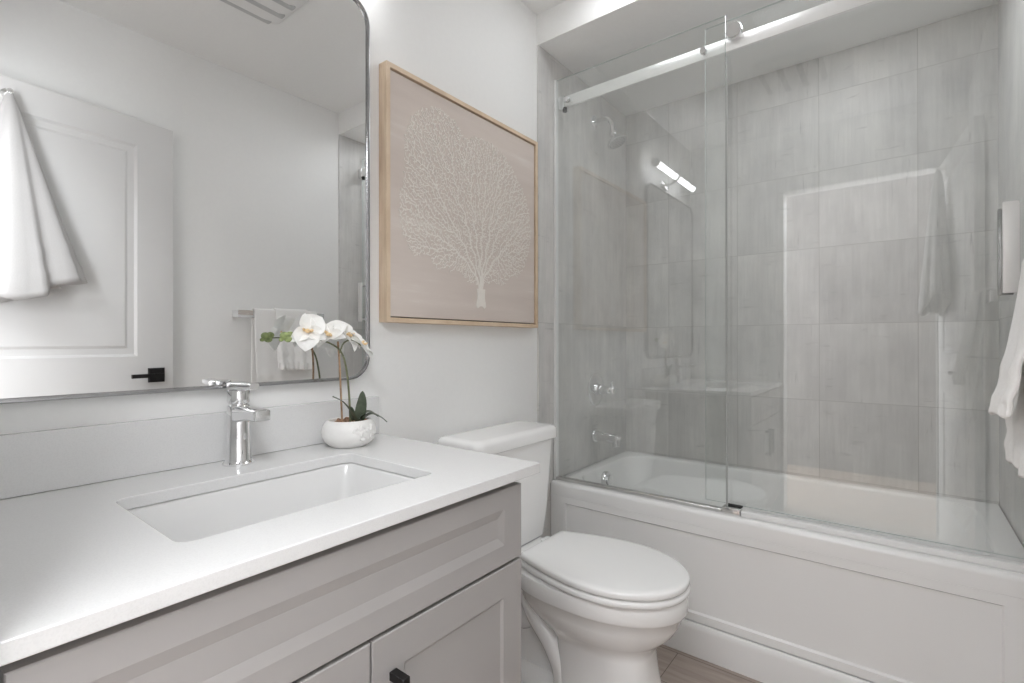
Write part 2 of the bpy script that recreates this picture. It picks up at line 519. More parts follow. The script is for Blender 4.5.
# ------------------------------------------------------------------ bathtub
tub = thing('bathtub', 'long white acrylic alcove bathtub behind the glass shower doors', 'bathtub', (0.762, 2.2, 0))
x0, x1, ya, yb, zt = 0.010, RW - 0.010, 1.832, YB - 0.002, 0.522
bm = bmesh.new()
rings = [rrect(x0, x1, ya + 0.012, yb, 0.004, 0.0), rrect(x0, x1, ya + 0.012, yb, 0.004, 0.43),
         rrect(x0, x1, ya + 0.012, yb, 0.004, 0.46), rrect(x0, x1, ya, yb, 0.004, 0.466),
         rrect(x0, x1, ya, yb, 0.004, zt - 0.016)]
for k in range(1, 6):
    a = k / 5 * PI / 2
    rings.append(rrect(x0 + 0.002 * k / 5, x1 - 0.002 * k / 5, ya + 0.016 * (1 - math.cos(a)), yb - 0.002 * k / 5, 0.004, zt - 0.016 + 0.016 * math.sin(a)))
ox0, ox1, oy0, oy1 = 0.072, RW - 0.085, 1.925, YB - 0.055
rings.append(rrect(ox0 - 0.012, ox1 + 0.012, oy0 - 0.012, oy1 + 0.012, 0.12, zt, 6))
rings.append(rrect(ox0 - 0.004, ox1 + 0.004, oy0 - 0.004, oy1 + 0.004, 0.118, zt - 0.003, 6))
rings.append(rrect(ox0, ox1, oy0, oy1, 0.115, zt - 0.014, 6))
rings.append(rrect(ox0 + 0.012, ox1 - 0.05, oy0 + 0.012, oy1 - 0.012, 0.115, zt - 0.12, 6))
rings.append(rrect(ox0 + 0.035, ox1 - 0.17, oy0 + 0.035, oy1 - 0.035, 0.12, 0.20, 6))
rings.append(rrect(ox0 + 0.06, ox1 - 0.24, oy0 + 0.06, oy1 - 0.06, 0.12, 0.135, 6))
rings.append(rrect(ox0 + 0.10, ox1 - 0.30, oy0 + 0.10, oy1 - 0.10, 0.10, 0.115, 6))
loft(bm, rings)
obj('basin', bm, 'acrylic', tub, angle=50)
g = 0.082
bm = shaker(x0, x1, 0.117, 0.466, g - x0, 0.009, 0.005, 0.0115, lambda u, v, d: (u, ya + 0.012 - d, v), fv=0.0295)
obj('apron', bm, 'acrylic', tub, angle=20)
oc = Vector((0.0845, 2.212, 0.452)); oa = Vector((1, 0, 0.16))
bm = L([(0.046, -0.006), (0.046, 0.008), (0.041, 0.014), (0.030, 0.014), (0.029, 0.009), (0.024, 0.009), (0.023, 0.020), (0.012, 0.024), (0.0, 0.025)], oc, oa)
o = obj('overflow_cover', bm, 'chrome', tub); o['label'] = 'round chrome overflow cover'

# ------------------------------------------------------------------ glass tub enclosure
def pane(x0, x1, y0, y1, z0, z1):
    bm = bmesh.new(); box(bm, x0, x1, y0, y1, z0, z1)
    bm.faces.ensure_lookup_table()
    for f in bm.faces:
        f.material_index = 0 if abs(f.normal.y) > 0.9 else 1
    bm.normal_update()
    for f in bm.faces: f.material_index = 0 if abs(f.normal.y) > 0.9 else 1
    return bm


GY = 1.868
fix = thing('glass_panel', 'fixed clear glass shower panel beside the shower head, left of the sliding one', 'shower glass', (0.37, GY, 0.53))
obj('pane', pane(0.016, 0.735, GY, GY + 0.008, 0.530, 2.298), ['glass', 'glassedge'], fix, smooth=False)
bm = bmesh.new(); box(bm, 0.0085, 0.020, GY - 0.008, GY + 0.016, 0.523, 2.30)
o = obj('wall_channel', bm, 'seal', fix, bevel=0.0015)
o = obj('bottom_channel', B(0.020, 0.722, GY - 0.009, GY + 0.017, 0.5225, 0.5365), 'nickel', fix, bevel=0.002)
o['label'] = 'grey metal channel under the fixed pane'
obj('edge_seal', B(0.7352, 0.7405, GY + 0.001, GY + 0.007, 0.530, 2.150), 'sealgrey', fix, smooth=False)
for bx in (0.075, 0.660):
    bm = L([(0.0125, 0.0), (0.0125, 0.008), (0.011, 0.011), (0.0, 0.0112)], (bx, GY, 2.196), (0, -1, 0), 24)
    lathe(bm, [(0.010, 0.0), (0.010, 0.0045), (0.0, 0.005)], (bx, GY + 0.008, 2.196), (0, 1, 0), 24)
    o = obj('bolt_cap', bm, 'chrome', fix)

rail = thing('shower_rail', 'long silver rail carrying the sliding shower glass across the tub alcove', 'rail', (0.762, 1.885, 2.17))
obj('bar', rbox(0.040, RW - 0.040, GY + 0.013, GY + 0.025, 2.174, 2.222, 0.002, 2), 'railmetal', rail)
for sx, d in ((0.0205, 1), (RW - 0.0085, -1)):
    a, b_ = sorted((sx, sx + d * 0.034))
    obj('end_bracket', rbox(a, b_, GY + 0.009, GY + 0.029, 2.168, 2.226, 0.003, 2), 'chrome', rail)
for bx in (0.052, RW - 0.052):
    obj('stopper', L([(0.010, 0), (0.010, 0.018), (0.0, 0.0182)], (bx, GY + 0.019, 2.174), (0, 0, -1), 16), 'rubber', rail)

SY = 1.899
sl = thing('sliding_glass_door', 'sliding clear glass shower door with the white handle, right of the fixed one', 'shower door', (1.08, SY, 0.545))
obj('pane', pane(0.655, 1.502, SY, SY + 0.008, 0.548, 2.295), ['glass', 'glassedge'], sl, smooth=False)
for bx in (0.765, 1.40):
    r = obj('roller', L([(0.020, 0.0), (0.020, 0.003), (0.014, 0.006), (0.014, 0.012), (0.020, 0.015), (0.020, 0.018), (0.008, 0.0181), (0.008, 0.040)], (bx, GY + 0.010, 2.236), (0, 1, 0), 28), 'nickel', sl)
    bm = L([(0.008, -0.006), (0.008, 0.0), (0.0275, 0.0), (0.0275, 0.012), (0.0255, 0.015), (0.0, 0.0155)], (bx, GY + 0.006, 2.232), (0, -1, 0), 36)
    obj('roller_cap', bm, 'chrome', r)
hx, hz0, hz1 = 1.458, 1.262, 1.504
hd = obj('handle', rbox(hx - 0.016, hx + 0.016, SY - 0.052, SY - 0.040, hz0, hz1, 0.0015, 2), 'railmetal', sl)
hd['label'] = 'flat white and chrome bar handle'
bm = bmesh.new()
for z in (hz0 + 0.018, hz1 - 0.018): lathe(bm, [(0.008, 0), (0.008, 0.082)], (hx, SY - 0.041, z), (0, 1, 0), 16)
obj('handle_post', bm, 'chrome', hd)
obj('inner_handle', rbox(hx - 0.016, hx + 0.016, SY + 0.040, SY + 0.052, hz0, hz1, 0.0015, 2), 'darkchrome', sl)

trk = thing('door_track', 'white threshold strip and grey guide block on tub rim under the sliding glass', 'track', (1.1, GY, 0.5225))
obj('threshold_strip', rbox(0.786, RW - 0.012, GY - 0.008, GY + 0.022, 0.5225, 0.5425, 0.003, 2), 'trimpaint', trk)
o = obj('guide_block', rbox(0.724, 0.784, GY - 0.014, GY + 0.026, 0.5225, 0.5465, 0.003, 2), 'nickel', trk)
o['label'] = 'grey metal guide block'
obj('guide_cap', rbox(0.736, 0.786, GY + 0.012, GY + 0.026, 0.5467, 0.5525, 0.0015, 2), 'rubber', trk)

# ------------------------------------------------------------------ shower fittings
sh = thing('wall_shower', 'chrome shower head on a bent arm high on the tiled wall', 'shower head', (0.009, 2.235, 2.235))
obj('flange', L([(0.030, 0.0), (0.030, 0.003), (0.024, 0.009), (0.012, 0.012), (0.0, 0.0121)], (0.008, 2.235, 2.242), (1, 0, 0)), 'chrome', sh)
obj('arm', T(bez([(0.012, 2.235, 2.242), (0.05, 2.235, 2.246), (0.085, 2.235, 2.236), (0.105, 2.235, 2.205), (0.108, 2.235, 2.165)], 24), 0.0105, 14), 'chrome', sh)
ax = Vector((0.42, 0.0, -0.9)).normalized()
hb = Vector((0.107, 2.235, 2.168))
hd = obj('head', L([(0.012, 0.0), (0.019, 0.006), (0.021, 0.016), (0.017, 0.024), (0.024, 0.034), (0.044, 0.052), (0.049, 0.058), (0.049, 0.066), (0.046, 0.068), (0.0, 0.0682)], hb, ax), 'chrome', sh)
bm = bmesh.new(); a_, u_, v_ = frame_for(ax)
for rr, nn in ((0.012, 6), (0.025, 12), (0.037, 18)):
    for i in range(nn):
        q = hb + ax * 0.068 + (u_ * math.cos(2 * PI * i / nn) + v_ * math.sin(2 * PI * i / nn)) * rr
        lathe(bm, [(0.0022, 0), (0.0015, 0.002), (0, 0.0021)], q, ax, 6)
obj('nozzles', bm, 'rubber', hd)

va = thing('shower_valve', 'round chrome shower valve plate with a lever handle on tiled wall', 'shower valve', (0.009, 2.245, 0.894))
obj('plate', L([(0.083, 0.0), (0.083, 0.003), (0.079, 0.007), (0.045, 0.011), (0.032, 0.012), (0.032, 0.02), (0.0, 0.0202)], (0.008, 2.245, 0.894), (1, 0, 0), 48), 'chrome', va)
bm = L([(0.027, 0.018), (0.027, 0.036), (0.024, 0.040), (0.021, 0.042), (0.021, 0.100), (0.018, 0.104), (0.0, 0.1045)], (0.008, 2.245, 0.894), (1, 0, 0))
lathe(bm, [(0.006, 0.0), (0.006, 0.022), (0.004, 0.025), (0.0, 0.0251)], (0.098, 2.245, 0.914), (0.2, 0, 1), 14)
obj('handle', bm, 'chrome', va)

sp = thing('tub_spout', 'chrome bath spout on the tiled wall below the shower valve', 'spout', (0.009, 2.236, 0.655))
obj('flange', L([(0.036, 0.0), (0.036, 0.005), (0.032, 0.012), (0.024, 0.014), (0.0, 0.0141)], (0.008, 2.236, 0.662), (1, 0, 0)), 'chrome', sp)
bm = tube(bmesh.new(), bez([(0.016, 2.236, 0.662), (0.05, 2.236, 0.660), (0.09, 2.236, 0.658), (0.122, 2.236, 0.656), (0.136, 2.236, 0.650)], 16), [0.024] * 5 + [0.0225] * 12 + [0.016] * 3, 18)
lathe(bm, [(0.0175, -0.012), (0.019, 0.0), (0.019, 0.030), (0.016, 0.032), (0.0, 0.0315)], (0.122, 2.236, 0.650), (0.12, 0, -1), 18)
obj('spout', bm, 'chrome', sp)

# ------------------------------------------------------------------ vanity
VX, VY0, VY1, ZC, ZCB = 0.582, 0.068, 0.862, 0.8626, 0.840
van = thing('vanity_cabinet', 'grey painted vanity cabinet with two panelled doors below the white worktop', 'cabinet', (0.29, 0.465, 0))
bm = bmesh.new()
bx = VX - 0.020
box(bm, 0.002, bx, VY0, VY0 + 0.018, 0.10, ZCB - 0.0005); box(bm, 0.002, bx, VY1 - 0.018, VY1, 0.0, ZCB - 0.0005)
box(bm, 0.002, bx, VY0 + 0.018, VY1 - 0.018, 0.10, 0.118); box(bm, 0.002, 0.012, VY0 + 0.018, VY1 - 0.018, 0.118, ZCB - 0.0005)
box(bm, bx - 0.018, bx - 0.0005, VY0 + 0.018, VY1 - 0.018, 0.79, ZCB - 0.0005)
obj('carcass', bm, 'cabinet', van, smooth=False)
obj('toe_kick', B(bx - 0.075, bx - 0.06, VY0, VY1 - 0.018, 0.0, 0.0995), 'cabinet', van, smooth=False)
mp = lambda u, v, d: (bx + d, u, v)
obj('drawer_front', shaker(VY0 + 0.004, VY1, 0.6715, 0.827, 0.058, 0.0042, 0.018, 0.020, mp, fv=0.040), 'cabinet', van, angle=8)
for y0_, y1_, hy in ((VY0 + 0.004, 0.4725, 0.433), (0.4765, VY1, 0.516)):
    dr = obj('door', shaker(y0_, y1_, 0.110, 0.6650, 0.062, 0.0042, 0.006, 0.020, mp), 'cabinet', van, angle=8)
    bm = rbox(VX + 0.020, VX + 0.034, hy - 0.0075, hy + 0.0075, 0.455, 0.602, 0.001, 1)
    rbox(VX - 0.0002, VX + 0.023, hy - 0.0075, hy + 0.0075, 0.588, 0.602, 0.0008, 1, bm)
    rbox(VX - 0.0002, VX + 0.023, hy - 0.0075, hy + 0.0075, 0.455, 0.469, 0.0008, 1, bm)
    o = obj('handle', bm, 'black', dr); o['label'] = 'matt black square bar pull'

# worktop with the sink cut out
SX0, SX1, SY0, SY1 = 0.168, 0.472, 0.250, 0.712
bm = bmesh.new()
XC, YC0, YC1 = 0.5935, 0.066, 0.9165
outer = [Vector((0.001, YC0, ZC)), Vector((XC, YC0, ZC)), Vector((XC, YC1, ZC)), Vector((0.001, YC1, ZC))]
inner = rrect(SX0, SX1, SY0, SY1, 0.022, ZC, 5)
ov = [bm.verts.new(p) for p in outer]; iv = [bm.verts.new(p) for p in inner]
es = [bm.edges.new((l[i], l[(i + 1) % len(l)])) for l in (ov, iv) for i in range(len(l))]
bmesh.ops.triangle_fill(bm, edges=es, use_beauty=True)
bmesh.ops.dissolve_limit(bm, angle_limit=0.01, verts=[], edges=[e for e in bm.edges if len(e.link_faces) == 2])
fs = bm.faces[:]
r = bmesh.ops.extrude_face_region(bm, geom=fs)
for v in [e for e in r['geom'] if isinstance(e, bmesh.types.BMVert)]: v.co.z = ZCB
wt = obj('worktop', bm, 'quartz', bevel=0.0018, bseg=2, angle=30)
tag(wt, 'white quartz worktop on the grey vanity with a rectangular sink cutout', 'worktop')
bs = obj('backsplash', B(0.001, 0.015, YC0, YC1, ZC + 0.0005, 0.973), 'quartz', bevel=0.0015)
tag(bs, 'low white quartz upstand along the wall behind the faucet', 'backsplash')

snk = thing('sink', 'white rectangular undermount basin set into the white worktop', 'sink', (0.32, 0.474, 0.70))
bm = bmesh.new()
zz = ZCB - 0.001
ins = lambda a, z, r_: rrect(SX0 + a, SX1 - a, SY0 + a, SY1 - a, r_, z, 6)
loft(bm, [ins(-0.024, zz - 0.010, 0.03), ins(-0.024, zz, 0.03), ins(-0.003, zz, 0.026), ins(0.000, zz - 0.006, 0.030), ins(0.006, zz - 0.06, 0.036), ins(0.012, zz - 0.098, 0.045),
          ins(0.022, zz - 0.118, 0.05), ins(0.040, zz - 0.128, 0.05), ins(0.075, zz - 0.131, 0.04), ins(0.13, zz - 0.134, 0.02),
          ], False, True)
loft(bm, [ins(-0.024, zz - 0.010, 0.03), ins(-0.012, zz - 0.012, 0.04), ins(0.0, zz - 0.12, 0.05), ins(0.03, zz - 0.142, 0.05), ins(0.13, zz - 0.146, 0.02)], False, True)
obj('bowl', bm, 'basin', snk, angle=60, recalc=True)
obj('drain', L([(0.022, 0.0), (0.022, 0.003), (0.018, 0.004), (0.016, 0.0025), (0.0, 0.003)], (0.32, 0.474, zz - 0.1338)), 'chrome', snk)

# ------------------------------------------------------------------ faucet
FX, FY = 0.068, 0.497
fa = thing('faucet', 'tall chrome single lever faucet on worktop behind the sink', 'faucet', (FX, FY, ZC))
bm = L([(0.031, 0.0), (0.031, 0.004), (0.028, 0.007), (0.0262, 0.012), (0.0245, 0.06), (0.0235, 0.10), (0.0232, 0.128), (0.0218, 0.131), (0.0200, 0.132), (0.0200, 0.135), (0.0218, 0.136), (0.0228, 0.139), (0.0228, 0.163), (0.0215, 0.165), (0.0, 0.1652)], (FX, FY, ZC), n=40)
obj('body', bm, 'chrome', fa)
def stad(w, h, n=6):
    return rrect(-w, w, -h, h, min(w, h) * 0.55, 0, n)
bm = bmesh.new()
loft(bm, [[Vector((FX + x, FY + p.x, ZC + zc + p.y)) for p in stad(w, h)] for x, zc, w, h in ((0.0, 0.110, 0.0200, 0.019), (0.025, 0.113, 0.0190, 0.0165), (0.06, 0.1165, 0.0180, 0.0140), (0.085, 0.1170, 0.0172, 0.0130), (0.108, 0.1170, 0.0168, 0.0127))])
obj('spout', bm, 'chrome', fa)
obj('aerator', rbox(FX + 0.108, FX + 0.117, FY - 0.0152, FY + 0.0152, ZC + 0.1060, ZC + 0.1280, 0.003, 2), 'nickel', fa)
bm = bmesh.new()
loft(bm, [[Vector((FX + x, FY + p.x, ZC + zc + p.y)) for p in stad(w, h)] for x, zc, w, h in ((-0.0235, 0.1735, 0.010, 0.0060), (-0.018, 0.1735, 0.0185, 0.0082), (0.0, 0.1735, 0.0228, 0.0084), (0.018, 0.1737, 0.0175, 0.0082), (0.035, 0.1742, 0.0125, 0.0078), (0.068, 0.1752, 0.0115, 0.0074), (0.076, 0.1755, 0.0100, 0.0064))])
obj('lever', bm, 'chrome', fa)

# ------------------------------------------------------------------ mirror
MY0, MY1, MZ0, MZ1 = 0.056, 0.878, 1.028, 2.108
mir = thing('wall_mirror', 'tall rounded-corner mirror with thin chrome frame above the vanity', 'mirror', (0.001, 0.49, MZ0))
ringm = lambda i, x: [Vector((x, p.x, p.y)) for p in rrect(MY0 + i, MY1 - i, MZ0 + i, MZ1 - i, 0.066 - i, 0, 8)]
bm = bmesh.new()
loft(bm, [ringm(0.001, 0.001), ringm(0.0, 0.004), ringm(0.0, 0.022), ringm(0.0015, 0.0245), ringm(0.0060, 0.0250), ringm(0.0083, 0.0235), ringm(0.0088, 0.0185)], False, False)
obj('frame', bm, 'darkchrome', mir, angle=40)
bm = bmesh.new(); loft(bm, [ringm(0.004, 0.006), ringm(0.004, 0.0185)])
obj('mirror_glass', bm, 'mirror', mir, smooth=False)

# ------------------------------------------------------------------ vanity light (seen in the shower glass)
LY, LZ, LX = 0.582, 2.192, 0.088
vl = thing('vanity_light', 'chrome two-tube wall light over the mirror, reflected in the shower glass', 'wall light', (0.001, LY, 2.13))
obj('wall_plate', rbox(0.001, 0.020, LY - 0.058, LY + 0.058, 2.128, 2.172, 0.004, 3), 'chrome', vl)
obj('arm', T(bez([(0.019, LY, 2.152), (0.055, LY, 2.155), (0.080, LY, 2.165), (LX, LY, 2.183)], 15), 0.009, 12), 'chrome', vl)
obj('centre_cap', L([(0.0235, -0.018), (0.0255, -0.016), (0.0255, 0.016), (0.0235, 0.018)], (LX, LY, LZ), (0, 1, 0)), 'chrome', vl)
for s in (-1, 1):
    obj('light_tube', L([(0.0175, 0.018), (0.0175, 0.318), (0.0, 0.3185)], (LX, LY, LZ), (0, s, 0)), 'tube', vl)
    obj('end_cap', L([(0.0235, 0.317), (0.0250, 0.319), (0.0250, 0.338), (0.0230, 0.341), (0.0, 0.3415)], (LX, LY, LZ), (0, s, 0)), 'chrome', vl)

# ------------------------------------------------------------------ framed coral picture
AY0, AY1, AZ0, AZ1, AD = 0.926, 1.700, 1.192, 1.965, 0.037
art = thing('picture', 'oak-framed canvas of a pale coral fan on taupe hung beside the mirror', 'picture', (0.001, 1.315, AZ0))
fr = lambda i, x: [Vector((x, a, b)) for a, b in ((AY0 + i, AZ0 + i), (AY1 - i, AZ0 + i), (AY1 - i, AZ1 - i), (AY0 + i, AZ1 - i))]
bm = bmesh.new(); loft(bm, [fr(0, 0.001), fr(0, AD), fr(0.0145, AD), fr(0.0145, 0.010), fr(0.0145, 0.001)], False, False)
obj('frame', bm, 'wood', art, bevel=0.0012, angle=30)
bm = bmesh.new(); loft(bm, [fr(0.0185, 0.002), fr(0.0185, AD - 0.007)])
cv = obj('canvas', bm, 'canvas', art, smooth=False)
obj('backing', B(0.0015, 0.008, AY0 + 0.0142, AY1 - 0.0142, AZ0 + 0.0142, AZ1 - 0.0142), 'rubber', art, smooth=False)


def coral_mesh():
    rng = np.random.default_rng(11)
    root = np.array([1.352, 1.268])
    lobes = [((1.15, 1.72), (0.155, 0.185)), ((1.38, 1.67), (0.22, 0.205)), ((1.53, 1.585), (0.125, 0.20)), ((1.115, 1.55), (0.140, 0.18)), ((1.32, 1.53), (0.24, 0.19)), ((1.47, 1.50), (0.14, 0.15))]
    A = np.stack([rng.uniform(0.965, 1.675, 22000), rng.uniform(1.33, 1.925, 22000)], 1)
    ok = np.zeros(len(A), bool)
    for c, r in lobes: ok |= ((A[:, 0] - c[0]) / r[0]) ** 2 + ((A[:, 1] - c[1]) / r[1]) ** 2 < 1
    ok &= A[:, 1] > 1.328 + 0.24 * np.abs(A[:, 0] - 1.352) + 0.018 * np.sin(A[:, 0] * 42)
    A = A[ok][:13000]
    step = 0.0072
    nodes = [root]; par = [-1]
    for i in range(1, 10):
        nodes.append(root + np.array([-0.0008 * i, step * i])); par.append(i - 1)
    for t in (-0.50, -0.33, -0.2, -0.09, 0.02, 0.14, 0.27, 0.40):       # main ribs fanning out of the foot
        p, k = nodes[6 + int(abs(t) < .2)], 6 + int(abs(t) < .2)
        ph = rng.uniform(0, 6)
        for i in range(20 + int(14 * (1 - abs(t)))):
            a = t * (0.5 + 0.9 * min(1, i / 16)) * 1.35 + 0.30 * math.sin(i * 0.55 + ph)
            p = p + step * np.array([math.sin(a), math.cos(a)]); nodes.append(p); par.append(k); k = len(nodes) - 1
    N = np.array(nodes)
    near = np.full(len(A), 1e9); ni = np.zeros(len(A), int)
    def upd(start):
        for c0 in range(start, len(N), 400):
            new = N[c0:c0 + 400]
            d = np.sqrt(((A[:, None, 0] - new[None, :, 0]) ** 2 + (A[:, None, 1] - new[None, :, 1]) ** 2))
            j = d.argmin(1); dm = d[np.arange(len(A)), j]
            m = dm < near
            near[m] = dm[m]; ni[m] = j[m] + c0
    upd(0)
    alive = np.ones(len(A), bool)
    for it in range(140):
        alive &= near > 0.0056
        act = np.where(alive & (near < 0.05))[0]
        if not len(act): break
        V = A[act] - N[ni[act]]; V /= np.linalg.norm(V, axis=1)[:, None] + 1e-9
        acc = np.zeros((len(N), 2)); np.add.at(acc, ni[act], V)
        ks = np.unique(ni[act])
        v = acc[ks]; v = v / (np.linalg.norm(v, axis=1)[:, None] + 1e-9) + rng.normal(0, 0.62, v.shape)
        v /= np.linalg.norm(v, axis=1)[:, None] + 1e-9
        Q = N[ks] + v * step
        st = len(N); par += list(ks); N = np.vstack([N, Q]); upd(st)
        if len(N) > 11000: break
    n = len(N)
    w = np.ones(n)
    acc = np.zeros(n); has = np.zeros(n, bool)
    for i in range(n - 1, -1, -1):
        if has[i]: w[i] = acc[i] ** (1 / 2.3)
        if par[i] >= 0: acc[par[i]] += w[i] ** 2.3; has[par[i]] = True
    width = np.minimum(0.00072 + 0.00044 * w ** 0.66, 0.0120)
    bm = bmesh.new(); xa = AD - 0.0071
    for i in range(1, n):
        p = par[i]
        a, b = N[p], N[i]; d = b - a; l = np.linalg.norm(d)
        if l < 1e-6: continue
        d = d / l; nn = np.array([-d[1], d[0]])
        wa, wb = min(width[p], width[i] * 1.5), width[i]
        xb = AD - 0.0062 + 0.0012 * rng.random()
        q = [a + nn * wa - d * wa * .4, a - nn * wa - d * wa * .4, b - nn * wb + d * wb * .4, b + nn * wb + d * wb * .4]
        top = [bm.verts.new((xb, c[0], c[1])) for c in q]; bot = [bm.verts.new((xa, c[0], c[1])) for c in q]
        bm.faces.new(top)
        for k in range(4): bm.faces.new((bot[k], bot[(k + 1) % 4], top[(k + 1) % 4], top[k]))
    # the spreading foot
    prof = [(1.325, 0.022), (1.305, 0.020), (1.29, 0.020), (1.275, 0.024), (1.262, 0.026), (1.254, 0.018), (1.262, 0.006)]
    lft = [(1.350 - r, z) for z, r in prof]; rgt = [(1.350 + r, z) for z, r in prof][::-1]
    loft(bm, [[Vector((x, y, z)) for y, z in lft + rgt] for x in (xa, AD - 0.0048)], False, True)
    return bm


obj('coral_print', coral_mesh(), 'coral', cv, smooth=False, recalc=True)

# ------------------------------------------------------------------ toilet
TY = 1.393
wc = thing('toilet', 'white two-piece toilet with closed lid between vanity and bathtub', 'toilet', (0.4, TY, 0))


def egg(xb, xf, hw, z, yc=TY, n=40, nb=2.6, nf=2.05, flat=0.0, xm=None):
    """closed outline: blunt back at xb, rounded nose at xf"""
    xm = xm if xm is not None else xb + (xf - xb) * 0.50
    out = []
    for i in range(n):
        t = 2 * PI * i / n
        c, s = math.cos(t), math.sin(t)
        if c >= 0: e = 2 / nf; x = xm + (xf - xm) * abs(c) ** e; y = math.copysign(abs(s) ** e, s) * hw
        else: e = 2 / nb; x = xm - (xm - xb) * abs(c) ** e; y = math.copysign(abs(s) ** e, s) * hw
        out.append(Vector((x, yc + y, z)))
    return out


bm = bmesh.new()
loft(bm, [egg(0.378, 0.700, 0.118, 0.0, nb=6, nf=3.6), egg(0.380, 0.696, 0.114, 0.02, nb=6, nf=3.6), egg(0.386, 0.676, 0.107, 0.07, nb=6, nf=3.3), egg(0.384, 0.662, 0.104, 0.15, nb=6, nf=3.0),
          egg(0.372, 0.656, 0.106, 0.22, nb=5, nf=2.7), egg(0.345, 0.664, 0.116, 0.246, nb=4.5), egg(0.315, 0.686, 0.134, 0.266, nb=3.6), egg(0.275, 0.716, 0.152, 0.295, nb=3.3), egg(0.245, 0.734, 0.164, 0.325, nb=3.2),
          egg(0.228, 0.744, 0.170, 0.356, nb=3), egg(0.220, 0.750, 0.175, 0.360, nb=3), egg(0.216, 0.754, 0.178, 0.367, nb=3),
          egg(0.212, 0.755, 0.179, 0.404, nb=3), egg(0.216, 0.751, 0.176, 0.412, nb=3), egg(0.226, 0.738, 0.164, 0.414, nb=3)])
# deck under the tank, rear foot and the trapway's S-bend
rbox(0.045, 0.30, TY - 0.140, TY + 0.140, 0.335, 0.4115, 0.02, 4, bm)
loft(bm, [rrect(0.10, 0.52, TY - 0.116, TY + 0.116, 0.05, 0.0), rrect(0.10, 0.52, TY - 0.114, TY + 0.114, 0.05, 0.050), rrect(0.112, 0.51, TY - 0.102, TY + 0.102, 0.045, 0.066), rrect(0.15, 0.48, TY - 0.07, TY + 0.07, 0.03, 0.074)])
loft(bm, [rrect(0.12, 0.46, TY - 0.058, TY + 0.058, 0.04, 0.03), rrect(0.12, 0.46, TY - 0.056, TY + 0.056, 0.04, 0.36)])
for q in (-1, 1):
    tube(bm, bez([(0.26, TY + q * 0.082, 0.33), (0.30, TY + q * 0.080, 0.255), (0.355, TY + q * 0.074, 0.185), (0.392, TY + q * 0.070, 0.11), (0.398, TY + q * 0.070, 0.03)], 30), 0.032, 16)
    tube(bm, bez([(0.30, TY + q * 0.045, 0.30), (0.24, TY + q * 0.050, 0.22), (0.17, TY + q * 0.052, 0.21), (0.13, TY + q * 0.048, 0.14), (0.125, TY + q * 0.045, 0.04)], 24), 0.040, 16)
obj('bowl', bm, 'ceramic', wc, angle=50)


def seat_ring(a, z, x0=0.264, xf=0.760, wb=0.131, hw=0.186, n=30):
    """straight back edge, gently widening sides, elongated round front"""
    xm = 0.525; half = []
    half.append((x0 + a, wb - a - 0.014)); half.append((x0 + a + 0.004, wb - a - 0.004)); half.append((x0 + a + 0.014, wb - a + 0.001))
    for i in range(1, 9):
        t = i / 9; x = x0 + a + 0.014 + (xm - x0 - a - 0.014) * t
        half.append((x, (wb + (hw - wb) * math.sin(t * PI / 2) - a)))
    for i in range(n + 1):
        t = PI / 2 * i / n
        half.append((xm + (xf - a - xm) * math.sin(t), (hw - a) * math.cos(t) ** 0.97 if i < n else 0.0))
    out = [Vector((x, TY + y, z)) for x, y in half] + [Vector((x, TY - y, z)) for x, y in half[-2::-1]]
    return out


bm = bmesh.new()
loft(bm, [seat_ring(a, z) for a, z in ((0.012, 0.4155), (0.003, 0.418), (0.0, 0.422), (0.0, 0.430), (0.004, 0.4345), (0.012, 0.4355))])
obj('seat', bm, 'seat', wc, angle=60)
bm = bmesh.new()
loft(bm, [seat_ring(a, z) for a, z in ((0.012, 0.4385), (0.004, 0.440), (0.002, 0.444), (0.002, 0.453), (0.004, 0.4565), (0.009, 0.4588), (0.025, 0.4600), (0.07, 0.4608), (0.11, 0.4610))])
obj('lid', bm, 'seat', wc, angle=60)
for q in (-1, 1):
    obj('hinge', rbox(0.222, 0.2625, TY + q * 0.075 - 0.022, TY + q * 0.075 + 0.022, 0.4130, 0.4375, 0.006, 3), 'seat', wc)
TY0 = TY; TY = TY0 - 0.028                                        # tank sits a touch off the bowl's centre line
bm = bmesh.new()
loft(bm, [rrect(0.045, 0.175, TY - 0.172, TY + 0.172, 0.035, 0.4120), rrect(0.035, 0.185, TY - 0.180, TY + 0.180, 0.035, 0.425), rrect(0.026, 0.192, TY - 0.190, TY + 0.190, 0.035, 0.50),
          rrect(0.022, 0.198, TY - 0.203, TY + 0.203, 0.035, 0.65), rrect(0.020, 0.202, TY - 0.216, TY + 0.216, 0.035, 0.7735)])
obj('tank', bm, 'ceramic', wc, angle=50)
bm = bmesh.new()
rl = lambda a, z: rrect(0.014 + a, 0.214 - a, TY - 0.236 + a, TY + 0.231 - a, 0.038 - a * .6, z)
loft(bm, [rl(0.008, 0.7740), rl(0.001, 0.7775), rl(0.0, 0.782), rl(0.0, 0.806), rl(0.003, 0.814), rl(0.010, 0.8195), rl(0.022, 0.8220), rl(0.034, 0.8225)])
obj('tank_lid', bm, 'ceramic', wc, angle=50)
bm = L([(0.012, 0.0), (0.012, 0.010), (0.0, 0.0102)], (0.1995, TY - 0.150, 0.715), (1, 0, 0), 20)
tube(bm, [(0.212, TY - 0.150, 0.715), (0.216, TY - 0.115, 0.712), (0.216, TY - 0.075, 0.708)], [0.006, 0.0055, 0.005], 10)
o = obj('flush_lever', bm, 'chrome', wc)

TY = TY0
